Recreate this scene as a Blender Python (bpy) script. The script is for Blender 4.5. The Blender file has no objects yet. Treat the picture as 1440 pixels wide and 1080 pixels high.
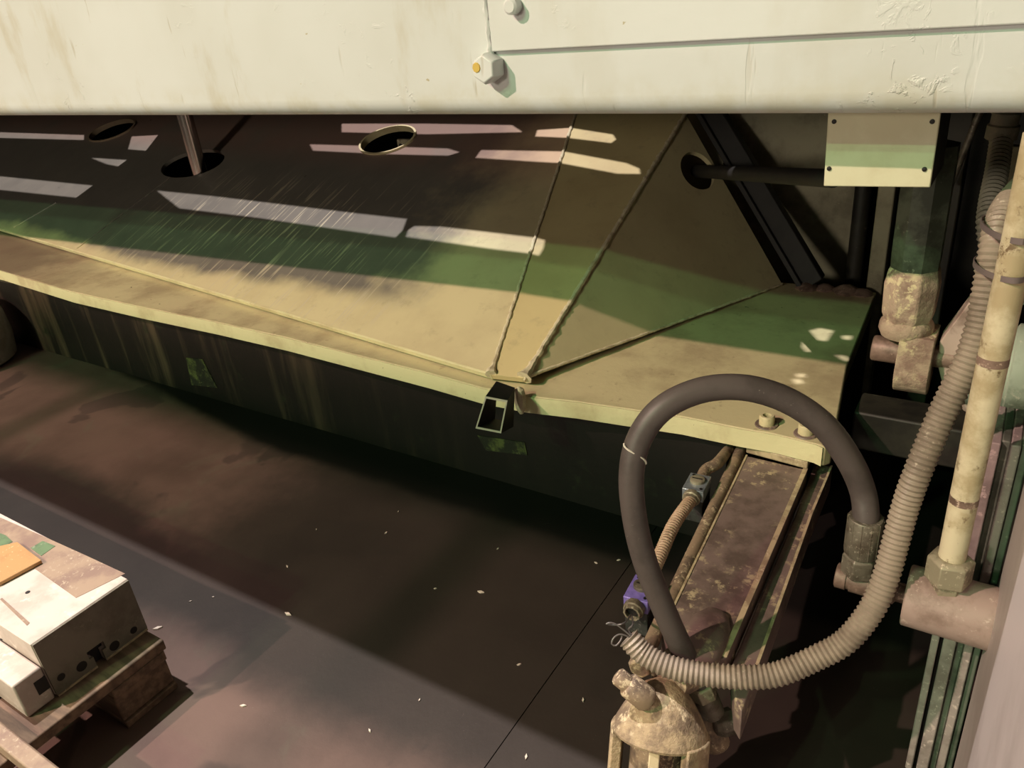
import bpy, bmesh, math, random
from mathutils import Vector, Matrix
from mathutils.geometry import tessellate_polygon

random.seed(7)
sc = bpy.context.scene
COL = sc.collection

# ------------------------------------------------------------------ camera
FPX, CX, CY = 1098.0, 720.0, 540.0
CAM = Vector((0, 0, 0.95))
_x = Vector((1800, -375, FPX)).normalized()
_z = Vector((-220, 2160, FPX)); _z -= _x * _x.dot(_z); _z.normalize()
_y = _z.cross(_x)
RW = Matrix((_x, _y, _z))                 # camera axes (right, up, back) -> world
cd = bpy.data.cameras.new('camera')
cam = bpy.data.objects.new('camera', cd); COL.objects.link(cam)
cam.matrix_world = Matrix.Translation(CAM) @ RW.to_4x4()
cd.sensor_width = 36.0
cd.lens = 36.0 * FPX / 1440.0
cd.clip_start = 0.02
sc.camera = cam

# ------------------------------------------------------------------ light
w = bpy.data.worlds.new('hall'); sc.world = w
w.use_nodes = True
w.node_tree.nodes['Background'].inputs[0].default_value = (0.95, 0.80, 0.62, 1)
w.node_tree.nodes['Background'].inputs[1].default_value = 0.050

def lamp(name, pos, color, power, radius):
    d = bpy.data.lights.new(name, 'POINT')
    d.energy = power; d.color = color; d.shadow_soft_size = radius
    o = bpy.data.objects.new(name, d); COL.objects.link(o); o.location = pos
    return o

def lamp_from(name, target, direction, dist, color, irr, radius):
    v = Vector(direction).normalized()
    return lamp(name, Vector(target) - v * dist, color, irr * 4 * math.pi * dist * dist, radius)

LA = lamp_from('hall_lamp_warm', (-0.9, 1.33, 0.348), (0.55, 1, -0.90), 7.0, (1, 0.645, 0.57), 2.85, 0.045).location.copy()
lamp_from('hall_lamp_green', (-0.9, 1.466, 0.404), (0.18, 1, -0.600), 8.0, (0.42, 1, 0.42), 0.50, 0.06)
lamp_from('hall_lamp_pale', (-0.9, 1.40, 0.38), (0.30, 1, -0.70), 8.0, (0.46, 1, 0.46), 0.36, 0.08)
lamp_from('fill_lamp_low', (-0.9, 1.6, 0.5), (0.12, 1, -0.20), 7.0, (1, 0.86, 0.68), 0.58, 0.35)  # added low fill, stands in for ambient light under the beam
WPOS = Vector((-3.8, 0.5, 8.0))
lamp('hall_lamp_overhead', WPOS, (1, 0.90, 0.87), 4.4 * 4 * math.pi * 64, 0.045)

vs = sc.view_settings
vs.view_transform = 'Standard'; vs.look = 'None'; vs.exposure = 0.0; vs.gamma = 1.0
vs.use_curve_mapping = False

# ------------------------------------------------------------------ helpers: placing
def ray(px, py):
    return RW @ Vector(((px - CX) / FPX, -(py - CY) / FPX, -1.0))
def dep(px, py, d): return CAM + ray(px, py) * d
def onp(px, py, P, n):
    r = ray(px, py); P = Vector(P); n = Vector(n)
    return CAM + r * (n.dot(P - CAM) / n.dot(r))
def onz(px, py, z): return onp(px, py, (0, 0, z), (0, 0, 1))
def ony(px, py, y): return onp(px, py, (0, y, 0), (0, 1, 0))
def onx(px, py, x): return onp(px, py, (x, 0, 0), (1, 0, 0))

# ------------------------------------------------------------------ helpers: meshes  (verts, faces) in world space
class G:
    def __init__(s): s.v = []; s.f = []; s.smooth = []
    def add(s, v, f, smooth=False):
        o = len(s.v); s.v += [Vector(p) for p in v]
        for q in f: s.f.append([i + o for i in q]); s.smooth.append(smooth)
        return s
    def box(s, a, b):
        (x0, y0, z0), (x1, y1, z1) = a, b
        v = [(x0,y0,z0),(x1,y0,z0),(x1,y1,z0),(x0,y1,z0),(x0,y0,z1),(x1,y0,z1),(x1,y1,z1),(x0,y1,z1)]
        return s.add(v, [(0,3,2,1),(4,5,6,7),(0,1,5,4),(1,2,6,5),(2,3,7,6),(3,0,4,7)])
    def hexa(s, bot, top):
        return s.add(list(bot) + list(top), [(0,3,2,1),(4,5,6,7),(0,1,5,4),(1,2,6,5),(2,3,7,6),(3,0,4,7)])
    def prism(s, poly, vec, holes=()):
        loops = [[Vector(p) for p in poly]] + [[Vector(p) for p in h] for h in holes]
        vec = Vector(vec)
        flat = [p for L in loops for p in L]; n = len(flat)
        tris = tessellate_polygon(loops)
        nrm = Vector((0,0,0))
        P = loops[0]
        for i in range(len(P)): nrm += P[i].cross(P[(i+1) % len(P)])
        f = []
        for t in tris:
            a, b, c = t
            tn = (flat[b]-flat[a]).cross(flat[c]-flat[a])
            if tn.dot(vec) > 0: t = (a, c, b)
            f.append(tuple(t)); f.append(tuple(i + n for i in reversed(t)))
        o = 0
        for k, L in enumerate(loops):
            m = len(L)
            for i in range(m):
                j = (i+1) % m
                f.append((o+i, o+j, o+j+n, o+i+n))
            o += m
        s.add(flat + [p + vec for p in flat], f)
        return s
    def tube(s, path, r, seg=12, caps=True, prof=None, smooth=True, inner=None):
        path = [Vector(p) for p in path]; n = len(path)
        rr = r if callable(r) else (lambda i: r)
        T = []
        for i in range(n):
            a = path[max(i-1,0)]; b = path[min(i+1,n-1)]; T.append((b-a).normalized())
        u = T[0].orthogonal().normalized()
        if prof is not None: u = (Vector(prof) - T[0]*T[0].dot(Vector(prof))).normalized()
        v = []
        for i in range(n):
            u = (u - T[i]*u.dot(T[i])).normalized(); w_ = T[i].cross(u)
            for k in range(seg):
                a = 2*math.pi*k/seg
                v.append(path[i] + (u*math.cos(a) + w_*math.sin(a))*rr(i))
        f = []
        for i in range(n-1):
            for k in range(seg):
                k2 = (k+1) % seg
                f.append((i*seg+k, i*seg+k2, (i+1)*seg+k2, (i+1)*seg+k))
        s.add(v, f, smooth)
        if caps:
            s.add(v[:seg], [tuple(reversed(range(seg)))])
            s.add(v[-seg:], [tuple(range(seg))])
        return s
    def lathe(s, base, axis, prof, seg=24, up=None, smooth=True):
        # prof: list of (t along axis, radius)
        base = Vector(base); ax = Vector(axis).normalized()
        u = Vector(up) if up else ax.orthogonal()
        u = (u - ax*ax.dot(u)).normalized(); w_ = ax.cross(u)
        v = []
        for (t, r) in prof:
            for k in range(seg):
                a = 2*math.pi*k/seg
                v.append(base + ax*t + (u*math.cos(a)+w_*math.sin(a))*r)
        f = []
        for i in range(len(prof)-1):
            for k in range(seg):
                k2 = (k+1) % seg
                f.append((i*seg+k, i*seg+k2, (i+1)*seg+k2, (i+1)*seg+k))
        s.add(v, f, smooth)
        if prof[0][1] > 1e-5: s.add(v[:seg], [tuple(reversed(range(seg)))])
        if prof[-1][1] > 1e-5: s.add(v[-seg:], [tuple(range(seg))])
        return s

LOCS = {}
def link(name, g, mat, parent=None, bevel=0.0, seg=2, subdiv=0):
    me = bpy.data.meshes.new(name)
    off = root_loc(parent)
    me.from_pydata([p - off for p in g.v], [], g.f)
    for p, sm in zip(me.polygons, g.smooth): p.use_smooth = sm
    bm = bmesh.new(); bm.from_mesh(me)
    bmesh.ops.remove_doubles(bm, verts=bm.verts, dist=1e-6)
    bmesh.ops.recalc_face_normals(bm, faces=bm.faces)
    bm.to_mesh(me); bm.free()
    me.set_sharp_from_angle(angle=math.radians(38))
    me.materials.append(MATS[mat])
    o = bpy.data.objects.new(name, me); COL.objects.link(o)
    if parent: o.parent = parent
    if bevel:
        m = o.modifiers.new('bevel', 'BEVEL'); m.width = bevel; m.segments = seg
        m.limit_method = 'ANGLE'; m.angle_limit = math.radians(35)
    return o
def root_loc(p):
    off = Vector((0,0,0))
    while p is not None:
        off += p.location; p = p.parent
    return off
def thing(name, loc, label, cat, group=None):
    o = bpy.data.objects.new(name, None); COL.objects.link(o); o.location = Vector(loc)
    o.empty_display_size = 0.05
    return tag(o, label, cat, group)
def tag(o, label, cat, group=None):
    o['label'] = label; o['category'] = cat
    if group: o['group'] = group
    return o
def structure(o, label=None):
    o['kind'] = 'structure'
    if label: o['label'] = label
    return o
def catmull(pts, step):
    pts = [Vector(p) for p in pts]
    P = [pts[0]*2 - pts[1]] + pts + [pts[-1]*2 - pts[-2]]
    out = []
    for i in range(1, len(P)-2):
        for k in range(24):
            t = k/24.0
            a, b, c, d = P[i-1], P[i], P[i+1], P[i+2]
            out.append(0.5*((2*b) + (c-a)*t + (2*a-5*b+4*c-d)*t*t + (3*b-a-3*c+d)*t**3))
    out.append(pts[-1])
    # resample
    L = [0.0]
    for i in range(1, len(out)): L.append(L[-1] + (out[i]-out[i-1]).length)
    n = max(2, int(round(L[-1]/step))); res = []; j = 0
    for k in range(n+1):
        s = L[-1]*k/n
        while j < len(L)-2 and L[j+1] < s: j += 1
        t = (s-L[j])/max(1e-9, L[j+1]-L[j]); res.append(out[j].lerp(out[j+1], min(1, max(0, t))))
    return res

# ------------------------------------------------------------------ helpers: materials
MATS = {}
class NT:
    def __init__(s, name):
        m = bpy.data.materials.new(name); m.use_nodes = True; MATS[name] = m
        s.t = m.node_tree; s.b = s.t.nodes['Principled BSDF']
        s.P = s.t.nodes.new('ShaderNodeNewGeometry').outputs['Position']
    def n(s, typ): return s.t.nodes.new(typ)
    def put(s, sock, val):
        if isinstance(val, (int, float)): sock.default_value = val
        elif isinstance(val, (tuple, list)):
            sock.default_value = tuple(val) + ((1,) if len(val) == 3 and sock.type == 'RGBA' else ())
        else: s.t.links.new(val, sock)
    def math(s, op, a, b=0.0, c=None):
        n = s.n('ShaderNodeMath'); n.operation = op
        s.put(n.inputs[0], a); s.put(n.inputs[1], b)
        if c is not None: s.put(n.inputs[2], c)
        return n.outputs[0]
    def mul(s, a, b): return s.math('MULTIPLY', a, b)
    def add(s, a, b): return s.math('ADD', a, b)
    def vscale(s, v, sc_, rot=None):
        n = s.n('ShaderNodeMapping'); s.put(n.inputs[0], v); n.inputs['Scale'].default_value = sc_
        if rot: n.inputs['Rotation'].default_value = rot
        return n.outputs[0]
    def noise(s, scale, detail=4, rough=0.6, v=None, dist=0.0):
        n = s.n('ShaderNodeTexNoise'); s.put(n.inputs['Vector'], v or s.P)
        n.inputs['Scale'].default_value = scale; n.inputs['Detail'].default_value = detail
        n.inputs['Roughness'].default_value = rough; n.inputs['Distortion'].default_value = dist
        return n.outputs['Fac']
    def vor(s, scale, v=None, feature='F1'):
        n = s.n('ShaderNodeTexVoronoi'); s.put(n.inputs['Vector'], v or s.P); n.inputs['Scale'].default_value = scale
        n.feature = feature
        return n.outputs['Distance']
    def ss(s, x, a, b):            # smoothstep a->b
        n = s.n('ShaderNodeMapRange'); n.interpolation_type = 'SMOOTHSTEP'
        s.put(n.inputs[0], x); n.inputs[1].default_value = a; n.inputs[2].default_value = b
        return n.outputs[0]
    def mix(s, f, a, b):
        n = s.n('ShaderNodeMix'); n.data_type = 'RGBA'
        s.put(n.inputs[0], f); s.put(n.inputs[6], a); s.put(n.inputs[7], b)
        return n.outputs[2]
    def dot(s, vec, d):            # dot(vec, Position) with d a 3-vector
        n = s.n('ShaderNodeVectorMath'); n.operation = 'DOT_PRODUCT'
        s.put(n.inputs[0], vec); n.inputs[1].default_value = d
        return n.outputs['Value']
    def xyz(s):
        n = s.n('ShaderNodeSeparateXYZ'); s.put(n.inputs[0], s.P); return n.outputs
    def comb(s, x, y, z):
        n = s.n('ShaderNodeCombineXYZ'); s.put(n.inputs[0], x); s.put(n.inputs[1], y); s.put(n.inputs[2], z)
        return n.outputs[0]
    def out(s, col, rough=0.6, metal=0.0, bump=None, strength=0.3, dist=0.002, spec=0.5):
        s.put(s.b.inputs['Base Color'], col); s.put(s.b.inputs['Roughness'], rough)
        s.put(s.b.inputs['Metallic'], metal); s.b.inputs['Specular IOR Level'].default_value = spec
        if bump is not None:
            n = s.n('ShaderNodeBump'); n.inputs['Strength'].default_value = strength; n.inputs['Distance'].default_value = dist
            s.put(n.inputs['Height'], bump); s.t.links.new(n.outputs[0], s.b.inputs['Normal'])

def speckled(name, base, dark, light, scale=30, speck=220, rough=0.65, metal=0.0, dl=0.5, ll=0.5, bump=0.25, dist=0.0015, det=3):
    m = NT(name)
    a = m.ss(m.noise(scale, 6, 0.65), dl-0.07, dl+0.14)
    b = m.ss(m.noise(speck, det, 0.7), ll+0.06, ll+0.16)
    c = m.mix(a, base, dark)
    c = m.mix(m.mul(b, m.ss(m.noise(scale*0.8, 3), 0.42, 0.58)), c, light)
    m.out(c, rough, metal, m.noise(speck*0.7, 5, 0.7), bump, dist)
    return m

# panel frame (sloped chute plane)
ZP = 0.27
_a = onz(0, 322, ZP+0.018); _b = onz(690, 527, ZP+0.018)
PL = (_b-_a).normalized(); PH = Vector((-PL.y, PL.x, 0)); _t = math.radians(25)
PU = PH*math.cos(_t) + Vector((0,0,1))*math.sin(_t); PN = PL.cross(PU)
def onpanel(px, py): return onp(px, py, _b, PN)

def build_materials():
    # -- white enamel of the beam
    m = NT('beam_paint'); x = m.xyz()
    smear = m.ss(m.noise(1.0, 5, 0.6, m.vscale(m.P, (11, 11, 4.5))), 0.54, 0.70)
    low = m.mul(m.ss(x[2], 0.87, 0.825), m.ss(m.noise(16, 5, 0.6), 0.40, 0.65))
    c = m.mix(m.ss(m.noise(3.5, 3), 0.35, 0.7), (0.67, 0.715, 0.72), (0.62, 0.655, 0.64))
    c = m.mix(m.mul(m.mul(smear, m.ss(x[0], -0.45, -0.62)), 0.42), c, (0.50, 0.47, 0.36))
    c = m.mix(m.mul(smear, 0.18), c, (0.50, 0.48, 0.38))
    c = m.mix(m.mul(low, 0.45), c, (0.52, 0.50, 0.36))
    streak = m.ss(m.noise(1.0, 3, 0.5, m.vscale(m.P, (75, 1, 9), (0, 0.22, 0))), 0.66, 0.72)
    c = m.mix(m.mul(m.mul(streak, m.ss(m.noise(4, 2), 0.48, 0.6)), 0.5), c, (0.40, 0.36, 0.26))
    chip = m.ss(m.noise(26, 4, 0.6, m.vscale(m.P, (1, 1, 1.6))), 0.735, 0.75)
    c = m.mix(m.mul(chip, 0.6), c, (0.36, 0.28, 0.07))
    flake = m.ss(m.noise(48, 5, 0.62, None, 0.8), 0.57, 0.66)
    flake = m.mul(flake, m.add(m.ss(x[2], 0.90, 0.83), 0.35))
    flake = m.mul(flake, m.ss(m.noise(7, 3, 0.6), 0.50, 0.60))
    h = m.add(m.mul(flake, 0.8), m.mul(m.noise(90, 4, 0.6), 0.22))
    h = m.add(h, m.mul(streak, -0.3))
    m.out(c, 0.42, 0, h, 0.5, 0.002)
    # -- chute paint with oil rubbed area
    def panel(name, stained, b0=(0.56, 0.50, 0.30), b1=(0.48, 0.415, 0.25)):
        m = NT(name); x = m.xyz()
        u = m.dot(m.P, tuple(PL)); v = m.dot(m.P, tuple(PU))
        u0 = _b.dot(PL); v0 = _b.dot(PU)
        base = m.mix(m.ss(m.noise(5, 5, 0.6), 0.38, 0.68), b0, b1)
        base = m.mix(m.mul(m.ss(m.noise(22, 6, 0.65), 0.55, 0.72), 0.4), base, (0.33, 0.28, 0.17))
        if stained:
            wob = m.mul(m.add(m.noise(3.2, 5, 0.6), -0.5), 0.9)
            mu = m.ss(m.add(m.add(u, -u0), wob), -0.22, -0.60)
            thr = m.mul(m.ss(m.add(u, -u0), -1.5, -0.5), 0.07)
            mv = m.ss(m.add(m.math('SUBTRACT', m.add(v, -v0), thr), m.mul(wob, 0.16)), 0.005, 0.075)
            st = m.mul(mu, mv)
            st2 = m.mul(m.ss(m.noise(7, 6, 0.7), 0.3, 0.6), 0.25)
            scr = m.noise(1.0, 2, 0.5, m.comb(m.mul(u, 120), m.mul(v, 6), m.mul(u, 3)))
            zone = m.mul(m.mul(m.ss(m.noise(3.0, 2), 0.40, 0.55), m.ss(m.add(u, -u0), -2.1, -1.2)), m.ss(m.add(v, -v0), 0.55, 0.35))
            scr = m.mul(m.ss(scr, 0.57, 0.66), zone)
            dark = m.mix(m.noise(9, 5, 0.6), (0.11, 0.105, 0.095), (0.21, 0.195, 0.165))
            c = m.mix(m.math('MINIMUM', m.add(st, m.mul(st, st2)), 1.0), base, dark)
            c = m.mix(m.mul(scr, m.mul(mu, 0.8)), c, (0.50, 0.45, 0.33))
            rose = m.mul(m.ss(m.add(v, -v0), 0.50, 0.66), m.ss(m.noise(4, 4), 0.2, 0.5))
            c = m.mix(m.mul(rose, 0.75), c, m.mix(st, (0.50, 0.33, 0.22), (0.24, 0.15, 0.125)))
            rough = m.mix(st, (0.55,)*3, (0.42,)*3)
        else:
            c = base; rough = 0.5
        spots = m.ss(m.vor(9), 0.055, 0.03)
        c = m.mix(m.mul(spots, m.ss(m.noise(2.2, 1), 0.50, 0.56)), c, (0.04, 0.03, 0.02))
        m.out(c, rough, 0, m.noise(45, 5, 0.65), 0.12, 0.002)
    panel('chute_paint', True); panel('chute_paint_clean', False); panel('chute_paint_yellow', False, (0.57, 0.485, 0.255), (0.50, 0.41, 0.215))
    m = NT('plate_paint')
    c = m.mix(m.ss(m.noise(6, 6, 0.65), 0.42, 0.68), (0.58, 0.52, 0.31), (0.40, 0.33, 0.20))
    c = m.mix(m.mul(m.ss(m.noise(30, 5, 0.7), 0.60, 0.70), 0.5), c, (0.24, 0.18, 0.11))
    x = m.xyz()
    c = m.mix(m.mul(m.ss(m.add(x[0], m.mul(m.noise(5, 4), 0.8)), -1.9, -2.5), 0.8), c, (0.15, 0.10, 0.075))
    c = m.mix(m.ss(m.noise(38, 3, 0.6), 0.735, 0.75), c, (0.03, 0.022, 0.018))
    m.out(c, 0.55, 0, m.noise(60, 6, 0.7), 0.3, 0.002)
    m = NT('edge_cream')
    c = m.mix(m.ss(m.noise(9, 5, 0.65), 0.45, 0.7), (0.70, 0.67, 0.40), (0.56, 0.50, 0.29))
    c = m.mix(m.ss(m.noise(42, 4, 0.65), 0.70, 0.72), c, (0.03, 0.022, 0.018))
    m.out(c, 0.5, 0, m.noise(50, 6, 0.7), 0.5, 0.003)
    m = NT('weld_paint')
    c = m.mix(m.ss(m.noise(60, 4), 0.45, 0.65), (0.66, 0.60, 0.42), (0.48, 0.41, 0.27))
    m.out(c, 0.45, 0, m.noise(160, 4, 0.7), 0.5, 0.002)
    # -- dark skirt wall below the plate
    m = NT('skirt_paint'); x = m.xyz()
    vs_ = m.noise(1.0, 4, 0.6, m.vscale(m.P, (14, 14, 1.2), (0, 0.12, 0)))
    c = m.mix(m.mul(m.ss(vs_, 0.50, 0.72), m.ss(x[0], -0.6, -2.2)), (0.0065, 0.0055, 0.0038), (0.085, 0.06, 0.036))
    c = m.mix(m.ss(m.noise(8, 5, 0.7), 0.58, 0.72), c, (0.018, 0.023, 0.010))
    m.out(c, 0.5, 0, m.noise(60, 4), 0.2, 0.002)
    speckled('old_label', (0.10, 0.115, 0.032), (0.012, 0.014, 0.006), (0.22, 0.22, 0.09), 28, 120, 0.7, dl=0.42, det=6)
    # -- floor
    m = NT('floor_concrete'); x = m.xyz()
    base = m.mix(m.ss(m.noise(2.6, 6, 0.62), 0.35, 0.7), (0.132, 0.086, 0.070), (0.080, 0.051, 0.041))
    base = m.mix(m.mul(m.ss(m.noise(6, 5, 0.6, None, 1.5), 0.55, 0.72), 0.5), base, (0.115, 0.098, 0.072))
    w1 = m.mul(m.add(m.noise(2.3, 5, 0.62), -0.5), 1.1)
    sx = m.ss(m.add(x[0], w1), -1.60, -1.10)
    sy = m.ss(m.add(x[1], m.mul(w1, 0.35)), 0.42, 0.66)
    sx2 = m.mul(m.ss(m.add(x[0], w1), -2.5, -1.9), m.mul(m.ss(m.add(x[1], m.mul(w1, 0.2)), 0.44, 0.54), m.ss(m.add(x[1], m.mul(w1, 0.25)), 0.76, 0.66)))
    oil_shade = m.math('MAXIMUM', m.mul(sx, sy), sx2)  # oil stain, with the middle floor's shade painted in
    blot = m.ss(m.noise(4.2, 4, 0.5, None, 0.6), 0.585, 0.625)
    oil_shade_col = m.mix(m.noise(7, 5, 0.6), (0.012, 0.0095, 0.008), (0.034, 0.028, 0.022))
    c = m.mix(m.mul(blot, 0.55), base, (0.035, 0.026, 0.024))
    c = m.mix(m.mul(oil_shade, 0.93), c, oil_shade_col)
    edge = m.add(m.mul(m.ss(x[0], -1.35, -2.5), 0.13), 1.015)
    foot_shade = m.ss(m.math('SUBTRACT', m.add(x[1], m.mul(m.add(m.noise(6, 3), -0.5), 0.04)), edge), -0.018, 0.022)  # shade along the machine foot, painted as near-black floor colour
    c = m.mix(foot_shade, c, (0.0045, 0.004, 0.003))
    dust = m.ss(m.noise(420, 2, 0.6), 0.70, 0.76)
    c = m.mix(m.mul(dust, m.ss(m.noise(5, 3), 0.48, 0.62)), c, (0.20, 0.17, 0.14))
    m.out(c, 0.62, 0, m.noise(70, 6, 0.7), 0.18, 0.002, 0.3)
    # -- the rest
    speckled('rail_steel', (0.21, 0.155, 0.138), (0.115, 0.083, 0.072), (0.48, 0.40, 0.26), 14, 60, 0.5, 0.1, dl=0.5, ll=0.46, bump=0.35, det=10)
    speckled('rail_edge', (0.50, 0.42, 0.26), (0.30, 0.23, 0.15), (0.62, 0.55, 0.38), 40, 200, 0.55)
    speckled('dusty_casting', (0.36, 0.275, 0.165), (0.16, 0.115, 0.075), (0.56, 0.46, 0.30), 26, 70, 0.85, dl=0.48, ll=0.45, bump=0.8, dist=0.005, det=10)
    speckled('dusty_pipe', (0.26, 0.19, 0.125), (0.11, 0.08, 0.06), (0.55, 0.45, 0.30), 30, 160, 0.7, ll=0.46, bump=0.4)
    speckled('hose_rubber', (0.085, 0.070, 0.066), (0.060, 0.049, 0.046), (0.30, 0.26, 0.23), 14, 260, 0.5, ll=0.60, bump=0.12)
    speckled('conduit_plastic', (0.30, 0.25, 0.195), (0.19, 0.155, 0.12), (0.46, 0.40, 0.32), 12, 200, 0.5, ll=0.52, bump=0.15)
    speckled('conduit_tan', (0.50, 0.36, 0.25), (0.33, 0.23, 0.15), (0.62, 0.50, 0.38), 20, 200, 0.5, bump=0.15)
    speckled('conduit_pale', (0.42, 0.40, 0.32), (0.28, 0.27, 0.2), (0.55, 0.52, 0.42), 12, 200, 0.5, bump=0.1)
    speckled('fitting_zinc', (0.34, 0.31, 0.22), (0.17, 0.14, 0.10), (0.60, 0.54, 0.40), 40, 180, 0.5, 0.35, bump=0.3)
    speckled('fitting_dull', (0.17, 0.155, 0.12), (0.09, 0.075, 0.055), (0.36, 0.33, 0.26), 40, 180, 0.45, 0.35, bump=0.3)
    speckled('pipe_cream', (0.60, 0.54, 0.38), (0.40, 0.33, 0.20), (0.16, 0.11, 0.06), 18, 70, 0.55, ll=0.50, dl=0.50, bump=0.4, det=8)
    speckled('rusty_steel', (0.26, 0.18, 0.145), (0.13, 0.085, 0.065), (0.58, 0.45, 0.36), 22, 170, 0.5, 0.2, ll=0.48, bump=0.3)
    speckled('boss_pink', (0.47, 0.37, 0.32), (0.24, 0.17, 0.14), (0.60, 0.52, 0.40), 13, 170, 0.5, 0.0, ll=0.52, dl=0.55, bump=0.25)
    speckled('clevis_dust', (0.42, 0.33, 0.24), (0.25, 0.17, 0.13), (0.62, 0.55, 0.34), 26, 90, 0.8, ll=0.44, bump=0.7, dist=0.004)
    speckled('boss_green', (0.36, 0.42, 0.34), (0.18, 0.21, 0.16), (0.55, 0.55, 0.45), 18, 90, 0.5, ll=0.5, bump=0.4)
    speckled('shank_shaded', (0.12, 0.145, 0.10), (0.05, 0.06, 0.04), (0.25, 0.27, 0.2), 18, 90, 0.6, ll=0.56, bump=0.2)  # dark base colour carries the shade on the upper rod
    speckled('block_pink', (0.34, 0.255, 0.225), (0.20, 0.14, 0.115), (0.60, 0.50, 0.43), 16, 90, 0.5, ll=0.50, bump=0.25, det=8)
    speckled('frame_grey', (0.40, 0.355, 0.335), (0.33, 0.29, 0.27), (0.62, 0.58, 0.55), 5, 90, 0.45, ll=0.62, bump=0.08)
    speckled('strip_pink', (0.34, 0.30, 0.28), (0.22, 0.19, 0.175), (0.55, 0.48, 0.44), 20, 120, 0.4, ll=0.5, bump=0.2)
    speckled('strip_green', (0.13, 0.155, 0.12), (0.06, 0.075, 0.055), (0.30, 0.34, 0.27), 20, 120, 0.4, ll=0.55, bump=0.2)
    speckled('black_steel', (0.012, 0.011, 0.011), (0.006, 0.006, 0.006), (0.04, 0.036, 0.03), 20, 160, 0.6, 0.0, ll=0.58, bump=0.15)
    speckled('dark_frame', (0.028, 0.026, 0.018), (0.010, 0.009, 0.007), (0.10, 0.085, 0.06), 7, 60, 0.6, ll=0.58, bump=0.2)
    speckled('rear_paint', (0.30, 0.28, 0.19), (0.16, 0.14, 0.09), (0.40, 0.37, 0.26), 6, 80, 0.6, ll=0.58, dl=0.5, bump=0.15)
    speckled('cover_paint', (0.66, 0.66, 0.47), (0.58, 0.56, 0.38), (0.46, 0.42, 0.28), 9, 60, 0.5, ll=0.62, bump=0.15)
    speckled('sensor_grey', (0.36, 0.41, 0.46), (0.26, 0.30, 0.34), (0.60, 0.62, 0.62), 60, 180, 0.35, 0.6, ll=0.6, bump=0.08)
    speckled('sensor_purple', (0.22, 0.17, 0.52), (0.15, 0.12, 0.38), (0.45, 0.40, 0.62), 60, 180, 0.4, 0.1, ll=0.62, bump=0.08)
    speckled('sensor_body', (0.035, 0.040, 0.036), (0.02, 0.02, 0.02), (0.10, 0.10, 0.09), 60, 180, 0.5, bump=0.1)
    speckled('block_white', (0.58, 0.51, 0.46), (0.47, 0.40, 0.35), (0.66, 0.60, 0.55), 12, 40, 0.45, ll=0.5, bump=0.15)
    speckled('block_steel', (0.20, 0.185, 0.145), (0.14, 0.125, 0.095), (0.28, 0.26, 0.2), 14, 160, 0.45, 0.2, bump=0.1)
    speckled('stain_brown', (0.32, 0.235, 0.165), (0.23, 0.155, 0.12), (0.42, 0.34, 0.25), 16, 120, 0.6, bump=0.15)
    speckled('cardboard', (0.44, 0.25, 0.10), (0.34, 0.19, 0.075), (0.62, 0.42, 0.22), 12, 160, 0.7, ll=0.55, bump=0.1)
    speckled('green_paint', (0.12, 0.20, 0.10), (0.07, 0.11, 0.06), (0.25, 0.3, 0.2), 20, 120, 0.5, bump=0.1)
    m = NT('pallet_wood')
    g = m.noise(1.0, 5, 0.6, m.vscale(m.P, (10, 60, 60)))
    c = m.mix(m.ss(g, 0.35, 0.65), (0.20, 0.135, 0.085), (0.095, 0.062, 0.040))
    m.out(c, 0.75, 0, g, 0.3, 0.002)
    m = NT('chrome'); m.out((0.62, 0.56, 0.52), 0.18, 1.0)
    m = NT('tie_grey'); m.out((0.16, 0.13, 0.13), 0.4)
    m = NT('hole_black'); m.out((0.006, 0.005, 0.005), 0.6)
    m = NT('wire_grey'); m.out((0.10, 0.09, 0.085), 0.4)
    m = NT('string_white'); m.out((0.62, 0.58, 0.50), 0.6)
    m = NT('chip_pale'); m.out((0.60, 0.53, 0.45), 0.6)
    m = NT('yellow_paint'); m.out((0.62, 0.45, 0.10), 0.5)
    speckled('post_grey', (0.34, 0.32, 0.28), (0.24, 0.22, 0.19), (0.42, 0.40, 0.36), 10, 90, 0.8, bump=0.2)
build_materials()

# =================================================================== SETTING
# floor: two concrete slabs either side of the expansion joint
JX = -0.49
fl = link('floor', G().box((-7, -1.2, -0.12), (1.4, 3.0, -0.012)), 'hole_black'); structure(fl)
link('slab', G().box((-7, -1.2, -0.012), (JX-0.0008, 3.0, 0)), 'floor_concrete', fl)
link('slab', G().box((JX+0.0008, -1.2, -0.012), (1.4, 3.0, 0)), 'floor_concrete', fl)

# rear wall behind the beam, plus unseen slotted plate and overhang added for light
wb = link('wall_back', G().box((-7, 2.42, 0), (1.4, 2.46, 1.15)), 'dark_frame'); structure(wb)

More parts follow.
